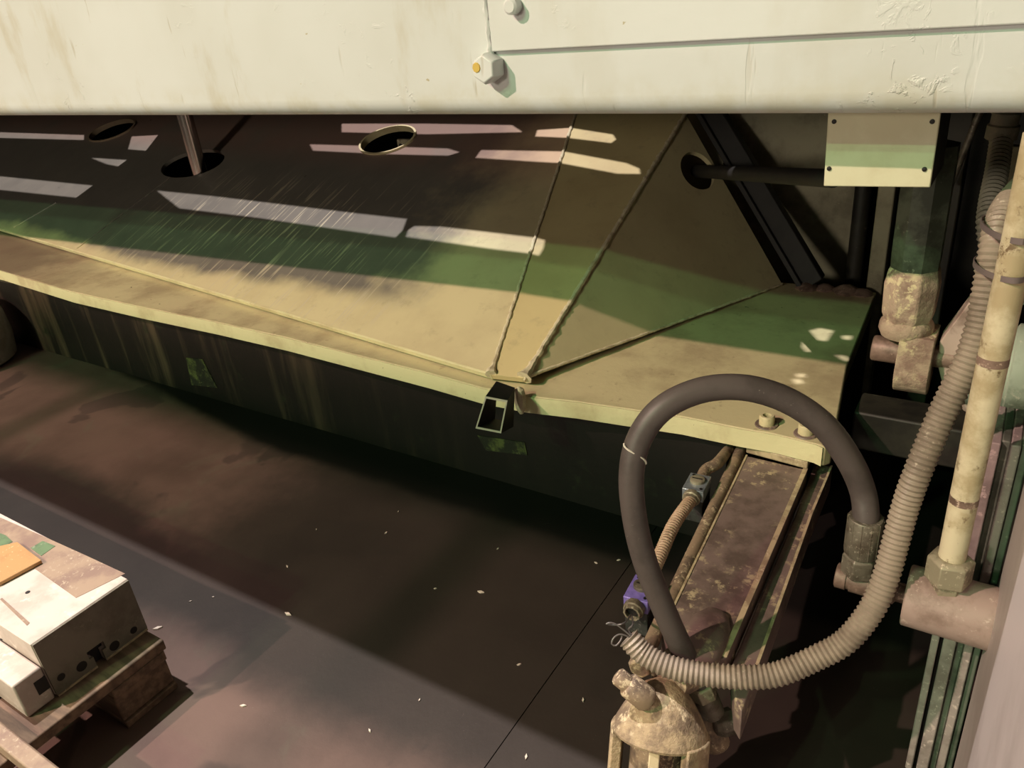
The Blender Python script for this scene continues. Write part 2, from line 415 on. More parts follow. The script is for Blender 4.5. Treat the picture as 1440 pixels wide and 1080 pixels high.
RZ = 1.15
def slot(pts, surf):  # back-traces a stripe outline towards the overhead lamp
    out = []
    for p in pts:
        P = surf(*p); k = (RZ - P.z)/(WPOS.z - P.z); out.append(P.lerp(WPOS, k))
    return out
onplate = lambda px, py: onz(px, py, ZP)
slots = [
    slot([(220,268),(300,276),(400,288),(500,300),(572,308),(566,324),(556,334),(470,322),(360,306),(252,293)], onpanel),
    slot([(582,318),(620,319),(690,327),(765,336),(763,347),(757,358),(690,350),(620,340),(570,333),(573,324)], onpanel),
    slot([(0,248),(-250,226),(-250,243),(0,267),(107,278),(130,261)], onpanel),
    slot([(128,222),(178,225),(166,234),(150,231)], onpanel),
    slot([(435,203),(545,206),(630,209),(646,214),(630,219),(545,217),(440,212)], onpanel),
    slot([(676,211),(790,213),(875,217),(892,222),(893,229),(862,233),(760,228),(668,222)], onpanel),
    slot([(755,183),(800,180),(858,181),(862,187),(855,193),(800,194),(752,192)], onpanel),
    slot([(480,174),(600,174),(720,176),(735,186),(600,189),(480,186)], onpanel),
    slot([(0,186),(118,190),(118,197),(0,194),(-200,186),(-200,178)], onpanel),
    slot([(185,192),(222,190),(205,212),(180,210)], onpanel),
    slot([(1137,465),(1152,461),(1172,465),(1162,480),(1148,478)], onplate),
    slot([(1128,480),(1148,485),(1146,494),(1132,495),(1126,488)], onplate),
    slot([(1182,472),(1198,472),(1196,478),(1184,477)], onplate),
    slot([(1172,499),(1188,500),(1199,507),(1186,508)], onplate),
    slot([(1116,526),(1130,525),(1135,530),(1120,531)], onplate),
    slot([(1112,533),(1126,533),(1131,539),(1116,540)], onplate),
]
cl = link('light_slot_plate', G().prism([(-7,0.88,RZ),(1.4,0.88,RZ),(1.4,2.46,RZ),(-7,2.46,RZ)], (0,0,0.004), slots), 'dark_frame'); structure(cl)  # added unseen plate, slotted to shape the overhead lamp into stripes
hd = link('light_block_1', G().box((-7, 0.60, 1.35), (1.4, 0.86, 1.75)), 'beam_paint', None, 0.01); structure(hd)  # added unseen overhang, keeps the overhead lamp off the middle floor

# unseen blocker added above and behind the camera: keeps the warm lamp off the foot of the machine
g1 = LA.lerp(Vector((0, 1.03, 0.0)), 3.2/7); g2 = LA.lerp(Vector((0, 1.115, 0.205)), 3.2/7)
gx0 = LA.x + (-2.72-LA.x)*3.2/7; gx1 = LA.x + (-0.47-LA.x)*3.2/7
gd = Vector((0, -0.02, 0.01))
P_ = [Vector((gx0, g1.y, g1.z)), Vector((gx0, g2.y, g2.z)), Vector((gx1, g2.y, g2.z)), Vector((gx1, g1.y, g1.z))]
gi = link('light_block_2', G().hexa(P_, [p+gd for p in P_]), 'dark_frame'); structure(gi)
for gx in (gx0+0.2, gx1-0.2):
    link('blocker_hanger', G().tube([(gx, g2.y-0.02, g2.z), (gx, -8.0, g2.z+0.05)], 0.012, 8), 'dark_frame', gi)  # rods carrying the added blocker

# right side frame of the machine
YF = 0.80
wr = thing('wall_right', (0.3, 0.6, 0), 'tall grey painted side frame at right edge of photo', 'frame'); del wr['category']; structure(wr)
link('frame_face', G().box((0.047, 0.1, 0), (0.70, YF, 0.80)), 'frame_grey', wr, 0.006)
link('frame_rear', G().box((0.075, YF, 0), (0.70, 2.42, 1.15)), 'dark_frame', wr)
xs = [0.047 - 0.0*i for i in range(2)]
xl = ony(1303, 930, YF+0.005).x
stp = [('strip_pink', 0.0, 0.16, 0.000), ('hole_black', 0.16, 0.24, 0.010), ('strip_pink', 0.24, 0.50, 0.002), ('strip_green', 0.50, 0.66, 0.010),
       ('strip_pink', 0.66, 0.84, 0.004), ('strip_green', 0.84, 1.0, 0.010)]
for mt, f0, f1, dy in stp:
    link('edge_strip', G().box((xl+(0.047-xl)*f0, YF+0.004+dy, 0), (xl+(0.0468-xl)*f1, YF+0.09, 0.50)), mt, wr, 0.0015)

# =================================================================== UPPER BEAM
YB, ZB = 0.788, 0.817
ub = thing('upper_beam', (-1.5, 0.83, ZB), 'wide white painted steel beam with rounded lower edge across the top', 'beam')
sec = [(YB, 1.349)] + [(YB+0.022-0.022*math.cos(a), ZB+0.022-0.022*math.sin(a)) for a in [math.pi/2*k/6 for k in range(7)]] + [(0.864, ZB-0.001), (0.864, 1.349)]
g = G(); v = [Vector((-7, y, z)) for y, z in sec] + [Vector((1.4, y, z)) for y, z in sec]; n = len(sec)
g.add(v, [tuple(range(n)), tuple(reversed(range(n, 2*n)))])
g.add(v, [(i, (i+1) % n, (i+1) % n + n, i+n) for i in range(n)])
body = link('beam_body', g, 'beam_paint', ub)
YO = YB-0.007
zo = ony(710, 72, YO).z; xo = ony(690, 60, YO).x
ov = link('overlay_plate', G().box((xo, YO, zo), (1.4, YB, 1.345)), 'beam_paint', ub, 0.0015)
# vertical weld along the overlay's left edge
wp = [Vector((xo-0.003+random.uniform(-.0008,.0008), YO+0.003, zo-0.004+0.006*i)) for i in range(76)]
link('weld_bead', G().tube(wp, lambda i: 0.0036+0.0011*math.sin(i*1.9)+random.uniform(-.0006,.0006), 8), 'beam_paint', ub)
def hexbolt(c, axis, af, h, mat, parent, mark=None, rot=0.3):
    g = G(); ax = Vector(axis).normalized()
    u = Vector((math.cos(rot), 0, math.sin(rot)))
    g.lathe(c, ax, [(0, af*0.577), (h*0.82, af*0.577), (h, af*0.50)], 6, up=u, smooth=False)
    b = link('hex_bolt', g, mat, parent, 0.0012)
    if mark: link('paint_mark', G().lathe(Vector(c)+ax*(h-0.0002)+Vector((-af*0.28,0,0.002)), ax, [(0, af*0.20), (0.0012, af*0.17)], 9), mark, b)
    return b
hexbolt(ony(694, 94, YB), (0,-1,0), 0.029, 0.022, 'beam_paint', ub, 'yellow_paint', 0.5)
bb = link('stud', G().lathe(ony(725, 8, YO), (0,-1,0), [(0,0.0085),(0.011,0.0085),(0.013,0.006)], 14), 'beam_paint', ub)

# =================================================================== LOWER TABLE: plate, skirt, sloped chute
tb = thing('chute_table', (-1.5, 1.4, 0), 'dirty cream steel table with sloped welded chute panels under the beam', 'machine table')
front = [(0,380),(100,410),(200,432),(300,452),(400,474),(480,494),(600,524),(680,546),(740,557),(813,565),(903,578),(960,586),(1040,602),(1093,611),(1147,624)]
fp = [onz(*p, ZP) for p in front]
c0 = onz(1168, 628, ZP)
xe = onz(1225, 425, ZP).x
outline = [Vector((-7, fp[0].y, ZP))] + fp + [Vector((c0.x-0.008, c0.y-0.006, ZP)), Vector((c0.x+0.002, c0.y+0.006, ZP)), Vector((xe+0.02, 1.40, ZP)), Vector((xe, 1.80, ZP)), Vector((-7, 1.80, ZP))]
link('table_plate', G().prism(outline, (0, 0, -0.036)), 'plate_paint', tb, 0.003)
ed_ = [Vector((-7, fp[0].y, ZP))] + fp + [Vector((c0.x-0.010, c0.y-0.006, ZP))]
off_ = Vector((0, -0.0018, -0.0012))
link('front_edge', G().prism([p+off_ for p in ed_] + [p+off_+Vector((0,0.006,0)) for p in reversed(ed_)], (0,0,-0.0335)), 'edge_cream', tb)
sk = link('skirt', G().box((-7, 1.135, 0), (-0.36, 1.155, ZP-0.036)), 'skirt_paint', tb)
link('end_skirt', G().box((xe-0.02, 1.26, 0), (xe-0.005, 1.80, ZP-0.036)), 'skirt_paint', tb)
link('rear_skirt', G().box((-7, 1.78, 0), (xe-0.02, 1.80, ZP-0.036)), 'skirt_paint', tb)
for quad in [[(262,503),(285,505),(306,545),(270,541)], [(672,612),(738,622),(742,640),(684,633)]]:
    link('old_label', G().prism([ony(*p, 1.1345) for p in quad], (0, -0.0015, 0)), 'old_label', tb)
# bolts on the plate's right end
for (px, py) in [(1078, 597), (1133, 610)]:
    c = onz(px, py, ZP)
    b = link('cap_bolt', G().lathe(c, (0,0,1), [(0,0.0125),(0.016,0.0125),(0.018,0.011),(0.018,0.007),(0.009,0.007),(0.009,0.0)], 16), 'plate_paint', tb)
    link('socket', G().lathe(c+Vector((0,0,0.0095)), (0,0,1), [(0,0.0069),(0.0004,0.0069)], 12), 'hole_black', b)
    link('washer', G().lathe(c, (0,0,1), [(0,0.019),(0.002,0.018)], 18), 'rail_steel', b)
# main panel with holes
def ell(cx, cy, a, b, tilt, surf, n=28):
    t = math.radians(tilt); out = []
    for k in range(n):
        q = 2*math.pi*k/n; x = a*math.cos(q); y = b*math.sin(q)
        out.append(surf(cx + x*math.cos(t) - y*math.sin(t), cy + x*math.sin(t) + y*math.cos(t)))
    return out
T1 = onpanel(810, 160); A1 = onpanel(690, 527); A2 = onz(737, 532, ZP+0.018); D = onz(1100, 400, ZP+0.004)
B = onp(964, 160, A1, (A2-A1).cross(T1-A1))
topv = (T1-_b).dot(PU)
lf0 = _b - PL*5.2; lf1 = lf0 + PU*topv
holes = [ell(271,230,46,17,-14,onpanel), ell(546,198,42,17,-17,onpanel), ell(158,184,36,11,-20,onpanel)]
holes[0] = holes[0][::-1]; holes[1] = holes[1][::-1]; holes[2] = holes[2][::-1]
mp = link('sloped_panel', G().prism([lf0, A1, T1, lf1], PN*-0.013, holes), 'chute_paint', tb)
for h in holes[1:]:
    c = sum(h, Vector())/len(h); g = G(); n = len(h)
    ring = lambda s, o: [c + (p-c)*s + PN*o for p in h]
    v = ring(1.0, 0.006) + ring(0.93, 0.006) + ring(0.93, -0.014) + ring(1.0, -0.014)
    f = []
    for k in range(n):
        j = (k+1) % n
        for r_ in range(4):
            q = (r_+1) % 4
            f.append((r_*n+k, r_*n+j, q*n+j, q*n+k))
    g.add(v, f, False)
    link('hole_collar', g, 'plate_paint', mp)
lipn = PN*0.0134; lo_ = PH*-0.0012
link('panel_lip', G().hexa([lf0-lipn+lo_, A1-lipn+lo_, A1-lipn+PU*0.004, lf0-lipn+PU*0.004], [lf0+PN*0.0006+lo_, A1+PN*0.0006+lo_, A1+PN*0.0006+PU*0.004, lf0+PN*0.0006+PU*0.004]), 'edge_cream', mp, 0.0006)
# facets of the pyramid corner
def facet(name, pts, mat, holes=()):
    P = [Vector(p) for p in pts]; nn = (P[1]-P[0]).cross(P[2]-P[0]).normalized()
    if nn.z < 0: nn = -nn
    return link(name, G().prism(P, nn*-0.012, holes), mat, tb)
facet('gusset_panel', [A1, A2, B, T1], 'chute_paint_yellow')
n3 = (B-A2).cross(D-A2).normalized()
onf3 = lambda px, py: onp(px, py, A2, n3)
h3 = ell(981, 240, 29, 21, 55, onf3)
cp = facet('corner_panel', [A2, D, B], 'chute_paint_clean', [h3])
# welds
def weld(p, q, r, blobs=1.0, mat='weld_paint', off=0.0012, name='weld_bead'):
    p, q = Vector(p), Vector(q); L = (q-p).length; n = int(L/0.006); pts = []
    for i in range(n+1):
        t = i/n
        pts.append(p.lerp(q, t) + Vector((random.uniform(-1,1), random.uniform(-1,1), random.uniform(-.4,.6)+1))*off*0.8)
    rr = [r*(0.85+0.25*random.random()+0.10*math.sin(i*1.3)) * (1+1.9*blobs*math.exp(-i*0.006/0.022)) for i in range(n+1)]
    link(name, G().tube(pts, lambda i: rr[i], 8), mat, tb)
weld(A1, T1, 0.0042, 1.0); weld(A2, B, 0.0052, 1.0); weld(A2, D, 0.0032, 0.6)
weld(onpanel(108, 350), onpanel(240, 250), 0.003, 0.0, 'chute_paint')
weld(onpanel(20, 320), onpanel(80, 285), 0.003, 0.0, 'chute_paint')
# black rectangular tube stub welded in the corner
D0 = (onz(691, 560, ZP)-CAM).dot(RW @ Vector((0,0,-1)))-0.075
fq = [(683,557),(714,563),(705,609),(669,602)]; bq = [(698,536),(724,545),(722,600),(694,592)]
F = [dep(*p, D0) for p in fq]; Bk = [dep(*p, D0+0.045) for p in bq]
cF = sum(F, Vector())/4; cB = sum(Bk, Vector())/4
Fi = [cF+(p-cF)*0.89 for p in F]; Bi = [cB+(p-cB)*0.86 for p in Bk]
g = G(); v = F + Bk + Fi + Bi
f = []
for k in range(4):
    j = (k+1) % 4
    f += [(k, j, 4+j, 4+k), (8+j, 8+k, 12+k, 12+j), (4+k, 4+j, 12+j, 12+k)]
tu = link('square_tube', g.add(v, f), 'black_steel', tb)
fr = (cF-cB).normalized()*0.0015
g = G(); v = F + Fi + [p+fr for p in F] + [p+fr for p in Fi]; f = []
for k in range(4):
    j = (k+1) % 4
    f += [(8+k, 8+j, 12+j, 12+k), (k, j, 8+j, 8+k), (4+j, 4+k, 12+k, 12+j)]
link('cut_rim', g.add(v, f), 'chip_pale', tu)
link('weld_lump', G().lathe(onz(733, 560, ZP)+Vector((0.0,-0.004,-0.03)), (0,0,1), [(0,0.004),(0.01,0.009),(0.03,0.012),(0.05,0.009),(0.056,0.002)], 9), 'weld_paint', tu)

# polished rod dropping into the hole
hc = onpanel(280, 238)
rd = link('polished_rod', G().tube([Vector((hc.x, hc.y, hc.z-0.12)), Vector((hc.x, hc.y, RZ))], 0.026, 20), 'chrome')
tag(rd, 'polished steel rod standing in the left round hole of the sloped panel', 'rod')
# bracket glimpsed inside the collar hole
hb = onpanel(568, 196)
br = thing('hole_bracket', hb - PN*0.06, 'small two-holed metal bracket inside the collared hole of the panel', 'bracket')
link('bracket_plate', G().box(hb+Vector((-0.03,0.0,-0.06)), hb+Vector((0.03,0.012,0.0))), 'fitting_zinc', br, 0.003)
link('bracket_leg', G().box(hb+Vector((-0.008,-0.004,-0.16)), hb+Vector((0.008,0.008,-0.06))), 'fitting_zinc', br)
for s in (-1, 1): link('screw_hole', G().lathe(hb+Vector((s*0.016,0.0,-0.018)), (0,-1,0), [(-0.001,0.006),(0.0012,0.006)], 12), 'hole_black', br)

# =================================================================== behind the chute, right
rp = thing('rear_plate', (-0.45, 2.02, 0), 'dull cream rear plate in shade behind the black diagonal bar', 'panel')
link('plate_sheet', G().box((-1.1, 2.0, 0), (ony(1018,240,2.0).x-0.002, 2.02, 1.15)), 'rear_paint', rp)
link('plate_sheet', G().box((ony(1018,240,2.0).x+0.002, 2.0, 0), (ony(1196,330,2.0).x, 2.02, 1.15)), 'rear_paint', rp)
dp = [B + Vector((0.015, 0.03, 0.05)), onz(1142, 402, ZP+0.01)]
ax = (dp[1]-dp[0]).normalized(); sd = ax.cross(Vector((0,-1,0))).normalized()*0.028; dy = Vector((0,0.03,0))
db = thing('diagonal_bar', dp[1], 'black diagonal angle bar running down beside the sloped corner panel', 'bar')
link('bar_web', G().hexa([dp[0]-sd, dp[1]-sd, dp[1]+sd, dp[0]+sd], [p+dy for p in (dp[0]-sd, dp[1]-sd, dp[1]+sd, dp[0]+sd)]), 'black_steel', db, 0.003)
link('bar_flange', G().hexa([p-dy*0.4 for p in (dp[0]+sd*0.55, dp[1]+sd*0.55, dp[1]+sd, dp[0]+sd)], [dp[0]+sd*0.55, dp[1]+sd*0.55, dp[1]+sd, dp[0]+sd]), 'black_steel', db, 0.002)
vp = ony(1207, 330, 1.95)
tag(link('standpipe', G().tube([Vector((vp.x, 1.95, 0)), Vector((vp.x, 1.95, RZ))], 0.019, 16), 'dark_frame'), 'dark vertical pipe behind the cream cover box', 'pipe')
# rusty crumbs at the back of the table plate
for k, (px, py, s) in enumerate([(1135,406,0.016),(1160,407,0.014),(1190,411,0.018),(1212,414,0.014)]):
    c = onz(px, py, ZP); g = G()
    g.lathe(c - Vector((0,0,0.002)), (0,0,1), [(0,s*1.5),(s*0.4,s*1.7),(s*0.9,s*0.9),(s*1.1,0.0)], 7, up=(1,0.3*k,0), smooth=False)
    tag(link('rust_lump', g, 'rusty_steel'), 'small rusty lump on the back edge of the table plate', 'debris', 'rusty lumps on the table plate')
# round bar from the corner hole to the cover box
hc3 = onf3(984, 241)
be = ony(1172, 251, 0.94)
rb = link('round_bar', G().tube([hc3 + (hc3-be).normalized()*0.05, be], lambda i: (0.0150, 0.0105)[i], 18), 'black_steel')
tag(rb, 'black round bar reaching from the corner hole to the cover box', 'bar')
# cover box
bx = thing('cover_box', ony(1235, 264, 0.92), 'cream cover box with four dark screws hanging below the beam', 'box')
q = [ony(*p, 0.872) for p in [(1158,262),(1308,264),(1322,166),(1163,168)]]
q[2].z = q[3].z = 0.816
link('cover_plate', G().hexa([p+Vector((0,0.003,0)) for p in q], q), 'cover_paint', bx, 0.0012)
link('box_body', G().hexa([p+Vector((0,0.0032,0)) for p in q], [p+Vector((0,0.10,0.0)) for p in q]), 'dark_frame', bx)
for p in [(1173,171),(1311,171),(1166,237),(1300,238)]:
    c = ony(*p, 0.872)
    s_ = link('screw', G().lathe(c, (0,-1,0), [(0,0.0024),(0.0012,0.0022),(0.0016,0.0012)], 12), 'hole_black', bx)
# dim members in the shadowed bay at right
cb = link('cross_beam', G().box((-0.19, 1.30, 0.16), (0.075, 1.38, 0.235)), 'dark_frame', None, 0.004)
tag(cb, 'dark cross beam low in the shadow right of the table', 'beam')
tag(link('bay_post', G().box((ony(1338,250,1.7).x-0.02, 1.7, 0), (ony(1338,250,1.7).x+0.02, 1.76, RZ)), 'dark_frame', None, 0.003), 'dark brown upright post in shade right of the cover box', 'post')
tag(link('thin_lever', G().tube([dep(1336,262,1.45), dep(1372,172,1.38), dep(1395,120,1.35)], 0.006, 10), 'fitting_dull'), 'thin grey lever rod leaning in shade beside the upper conduit', 'rod')
tag(link('bay_plate', G().prism([ony(*p, 1.5) for p in [(1408,206),(1440,206),(1475,205),(1465,250),(1400,262)]], (0,0.02,0)), 'rear_paint', None, 0.002), 'small cream plate in shade behind the upper conduit', 'plate')
# far bay members under the box
tag(link('bay_channel', G().box((ony(1228,320,1.81).x, 1.81, 0.0), (ony(1252,320,1.81).x, 1.85, 0.75)), 'rear_paint', None, 0.003), 'narrow cream upright in shade between standpipe and clevis rod', 'post')

# =================================================================== clevis rod and bearing boss
YC = 1.10
ec = ony(1289, 500, YC)
cv = thing('clevis_rod', (ec.x, YC, ec.z-0.05), 'dusty hydraulic rod with hexagonal clevis end hanging beside the table', 'hydraulic rod')
zt, zn = ony(1285, 372, YC).z, ony(1288, 452, YC).z
xt = ony(1283, 400, YC).x
link('rod_shank', G().lathe((xt, YC, zt-0.005), (0,0,1), [(0,0.030),(0.02,0.031),(0.16,0.031)], 8, up=(1,0.4,0), smooth=False), 'shank_shaded', cv)
link('clevis_hex', G().lathe((xt, YC, zn), (0,0,1), [(-0.004,0.028),(0.014,0.034),(0.055,0.0355),(0.075,0.032),(zt-zn,0.027)], 8, up=(1,0.4,0), smooth=False), 'clevis_dust', cv, 0.002)
link('collar', G().lathe((xt, YC, zn-0.020), (0,0,1), [(0,0.031),(0.008,0.0345),(0.018,0.0335),(0.026,0.028)], 20), 'clevis_dust', cv)
ez = ec.z; ht = 0.021
prof = [(-0.030, zn-0.012-ez)] + [(-0.042*math.cos(a), -0.012-0.040*math.sin(a)) for a in [math.pi*k/14 for k in range(15)]] + [(0.030, zn-0.012-ez)]
g = G().prism([(ec.x-ht, YC+y, ez+z) for y, z in prof], (2*ht, 0, 0))
link('clevis_eye', g, 'clevis_dust', cv, 0.004)
pn = link('pivot_pin', G().lathe((ec.x-0.056, YC-0.004, ez+0.005), (1,0,0), [(0,0.0165),(0.002,0.018),(0.040,0.018),(0.040,0.015),(0.13,0.015)], 20), 'rusty_steel', cv)

bs = thing('bearing_boss', (0.02, 1.08, 0.30), 'pale green cast bearing boss with pinkish triangular ear beside the clevis', 'casting')
ear = [(1364,424),(1392,424),(1400,565),(1345,575),(1326,545),(1318,515),(1321,482)]
link('ear', G().prism([ony(*p, 1.085) for p in ear], (0,0.045,0)), 'boss_pink', bs, 0.004)
bc = ony(1400, 520, 1.09)
link('boss_cylinder', G().lathe((bc.x-0.045, 1.10, bc.z), (1,0,0), [(0,0.030),(0.002,0.048),(0.008,0.055),(0.06,0.056),(0.062,0.060),(0.14,0.060)], 28), 'boss_green', bs)
link('boss_foot', G().prism([ony(*p, 1.07) for p in [(1345,555),(1385,530),(1440,540),(1438,588),(1400,588),(1352,580)]], (0,0.05,0)), 'boss_pink', bs, 0.006)

# =================================================================== hydraulic block, pipe and fittings at the side frame
YK = 0.762
kc = ony(1332, 852, YK)
pb = thing('pipe_assembly', (0.0, YK, kc.z-0.036), 'round steel manifold block on the side frame with cream riser pipe', 'hydraulic manifold')
x0 = ony(1273, 840, YK).x
blk = link('manifold_block', G().lathe((x0, YK, kc.z), (1,0,0), [(0,0.032),(0.0015,0.0338),(0.047-x0,0.0338)], 36), 'block_pink', pb)
pb0 = ony(1334, 806, YK-0.005)
zb = kc.z+0.032
X_, Y_ = pb0.x, YK-0.005
link('union_collar', G().lathe((X_, Y_, zb-0.006), (0,0,1), [(0,0.0165),(0.012,0.0165),(0.013,0.013)], 6, up=(1,0.2,0), smooth=False), 'fitting_zinc', pb, 0.001)
link('union_nut', G().lathe((X_, Y_, zb+0.006), (0,0,1), [(0,0.020),(0.002,0.0225),(0.028,0.0225),(0.032,0.017)], 6, up=(1,0.2,0), smooth=False), 'fitting_zinc', pb, 0.001)
rpipe = link('riser_pipe', G().tube([(X_, Y_, zb+0.03), (X_, Y_, 0.60), (X_+0.001, Y_, 0.81)], 0.0130, 20), 'pipe_cream', pb)
for z_ in (ony(1352,705,Y_).z, ony(1388,510,Y_).z):
    link('worn_band', G().lathe((X_, Y_, z_), (0,0,1), [(0,0.0132),(0.008,0.0132)], 20), 'rusty_steel', rpipe)
# tee that carries the rubber hose
te = ony(1212, 818, YK)
xa, xb_ = ony(1176, 806, YK).x, x0+0.002
tz = te.z
tee = link('tee_adapter', G().lathe((xa, YK, tz), (1,0,0), [(0,0.0125),(0.001,0.0145),(0.012,0.0145),(0.012,0.0130),(0.016,0.0130),(0.016,0.0150),(0.062,0.0150),(0.064,0.011),(xb_-xa,0.011)], 20), 'rusty_steel', pb)

# black rubber hose loop
hs = thing('rubber_hose', (te.x, YK, tz+0.013), 'black rubber hydraulic hose curved in a loop over the rail', 'hose')
HX, HY = ony(1208, 800, YK).x, YK
zt0 = tz+0.010
link('hose_nut', G().lathe((HX, HY, zt0), (0,0,1), [(0,0.0165),(0.003,0.0195),(0.026,0.0195),(0.029,0.0165)], 6, up=(1,0.35,0), smooth=False), 'fitting_dull', hs, 0.001)
fer = link('ferrule', G().lathe((HX, HY, zt0+0.029), (0,0,1), [(0,0.0165),(0.003,0.0185),(0.048,0.0185),(0.050,0.0172)], 22), 'fitting_dull', hs)
for k in range(12):
    a = 2*math.pi*k/12; p = Vector((HX+0.0184*math.cos(a), HY+0.0184*math.sin(a), zt0+0.032))
    link('crimp', G().tube([p, p+Vector((0,0,0.046))], 0.0006, 6), 'fitting_dull', fer)
top = Vector((HX, HY, zt0+0.075))
dtop = (top-CAM).dot(RW @ Vector((0,0,-1)))
path = [top-Vector((0,0,0.035)), top]
for (px, py, d) in [(1213,690,0.845),(1193,645,0.83),(1157,597,0.815),(1105,562,0.81),(1045,545,0.81),(985,549,0.815),(932,574,0.82),(900,615,0.83),(888,665,0.84),(892,725,0.855),(906,786,0.872),(930,848,0.892),(952,898,0.912),(972,938,0.93),(987,965,0.94)]:
    path.append(dep(px, py, d))
link('hose_tube', G().tube(catmull(path, 0.006), 0.0138, 18), 'hose_rubber', hs)
pc = dep(896, 624, 0.834); pc2 = dep(890, 652, 0.837)
rg = [pc.lerp(pc2, k/12)+(CAM-pc).normalized()*(0.0142*math.sin(math.pi*(0.15+0.7*k/12)))+(RW@Vector((1,0,0)))*(-0.014*math.cos(math.pi*k/12)) for k in range(13)]
link('string', G().tube(rg, 0.0011, 6), 'string_white', hs)

# =================================================================== guide rail with cylinder
rl = thing('guide_rail', (-0.26, 0.9, 0.12), 'worn brown steel rail bar bolted under the right end of the table', 'rail')
ZR = 0.22
q = [onz(1049,640,ZR), onz(1136,660,ZR), onz(1022,925,ZR), onz(950,945,ZR), onz(930,885,ZR)]
link('rail_bar', G().prism(q, (0,0,-0.035)), 'rail_steel', rl, 0.003)
e0, e1 = onz(1136,660,ZR), onz(1022,925,ZR); ed = Vector((-0.007,0,0))
link('rail_edge', G().prism([e0+ed, e0, e1, e1+ed], (0,0,0.0012)), 'rail_edge', rl)
e0, e1 = onz(1049,640,ZR), onz(935,875,ZR); ed = Vector((0.003,0,0))
link('rail_edge', G().prism([e0, e0+ed, e1+ed, e1], (0,0,0.0012)), 'rail_edge', rl)
e0, e1 = onz(1052,632,ZR), onz(1138,655,ZR)
link('end_lip', G().prism([e0+Vector((0,-0.012,0)), e1+Vector((0,-0.012,0)), e1+Vector((0,0.05,0)), e0+Vector((0,0.05,0))], (0,0,0.0135)), 'rail_edge', rl, 0.002)
ZS = 0.20
q = [onz(*p, ZS) for p in [(1146,650),(1171,655),(1143,722),(1067,935),(1043,1000),(1034,985),(1029,935),(1121,718)]]
link('side_channel', G().prism(q, (0,0,-0.05)), 'rail_steel', rl, 0.002)
q = [onz(*p, ZS) for p in [(1168,655),(1171,655),(1143,722),(1067,935),(1062,935),(1139,722)]]
link('rail_edge', G().prism(q, (0,0,0.001)), 'rail_edge', rl)
hm = onz(990, 895, ZR); ah = (onz(1010,850,ZR)-onz(965,925,ZR)).normalized()
g = G().lathe(hm-ah*0.055, ah, [(0,0.012),(0.004,0.028),(0.02,0.031),(0.05,0.030),(0.08,0.025),(0.10,0.015),(0.108,0.0)], 20)
for p in g.v: p.z = ZR + (p.z-ZR)*0.55
link('rail_hump', g, 'rail_steel', rl)

# cylinder with dusty bell housing
cy = thing('hydraulic_cylinder', (-0.27, 0.55, 0.05), 'dust-caked cast cylinder head below the hoses at bottom of photo', 'hydraulic cylinder')
axd = Vector((0.10, -0.45, -0.89)).normalized()
base = dep(934, 956, 0.915)
upc = (CAM-base); up_ = (upc - axd*axd.dot(upc)).normalized(); rt_ = axd.cross(up_)
prof = [(0.0,0.0),(0.001,0.012),(0.008,0.024),(0.022,0.036),(0.038,0.046),(0.052,0.053),(0.060,0.056),(0.063,0.055),(0.064,0.050),(0.062,0.034)]
link('bell_housing', G().lathe(base, axd, prof, 36), 'dusty_casting', cy)
nk = onz(985, 925, 0.195)
link('neck', G().lathe(nk, (base-nk), [(-0.03,0.030),(0.0,0.032),((base-nk).length*0.9,0.026)], 24), 'dusty_pipe', cy)
link('barrel', G().tube([dep(945,938,0.955), dep(978,985,0.965), dep(1008,1046,0.985)], 0.017, 18), 'dusty_pipe', cy)
link('core', G().lathe(base+axd*0.05, axd, [(0,0.033),(0.13,0.033)], 28), 'dusty_pipe', cy)
def arm(a0, a1, t0, t1, r0, r1, name, mat, nseg=8):
    g = G(); v = []; n = nseg+1
    for (t, r) in [(t0, r0), (t0, r1), (t1, r1), (t1, r0)]:
        for k in range(n):
            a = math.radians(a0+(a1-a0)*k/nseg)
            v.append(base + axd*t + (up_*math.cos(a)+rt_*math.sin(a))*r)
    f = []
    for k in range(nseg):
        for r_ in range(4):
            q_ = (r_+1) % 4
            f.append((r_*n+k, r_*n+k+1, q_*n+k+1, q_*n+k))
    f += [(0, n, 2*n, 3*n), (nseg, 3*n+nseg, 2*n+nseg, n+nseg)]
    link(name, g.add(v, f), mat, cy, 0.002)
arm(72, 112, 0.058, 0.17, 0.044, 0.0575, 'yoke_arm', 'dusty_casting')
arm(-110, -34, 0.058, 0.17, 0.044, 0.0575, 'yoke_arm', 'dusty_casting', 12)
rib0 = base + axd*0.060 + up_*0.053 + rt_*0.004
ra = Vector((axd.x, axd.y, axd.z))
link('rib', G().hexa([rib0-rt_*0.006-up_*0.018, rib0+rt_*0.006-up_*0.018, rib0+rt_*0.006+ra*0.13-up_*0.018, rib0-rt_*0.006+ra*0.13-up_*0.018],
                     [rib0-rt_*0.006, rib0+rt_*0.006, rib0+rt_*0.006+ra*0.13, rib0-rt_*0.006+ra*0.13]), 'rail_edge', cy, 0.0015)
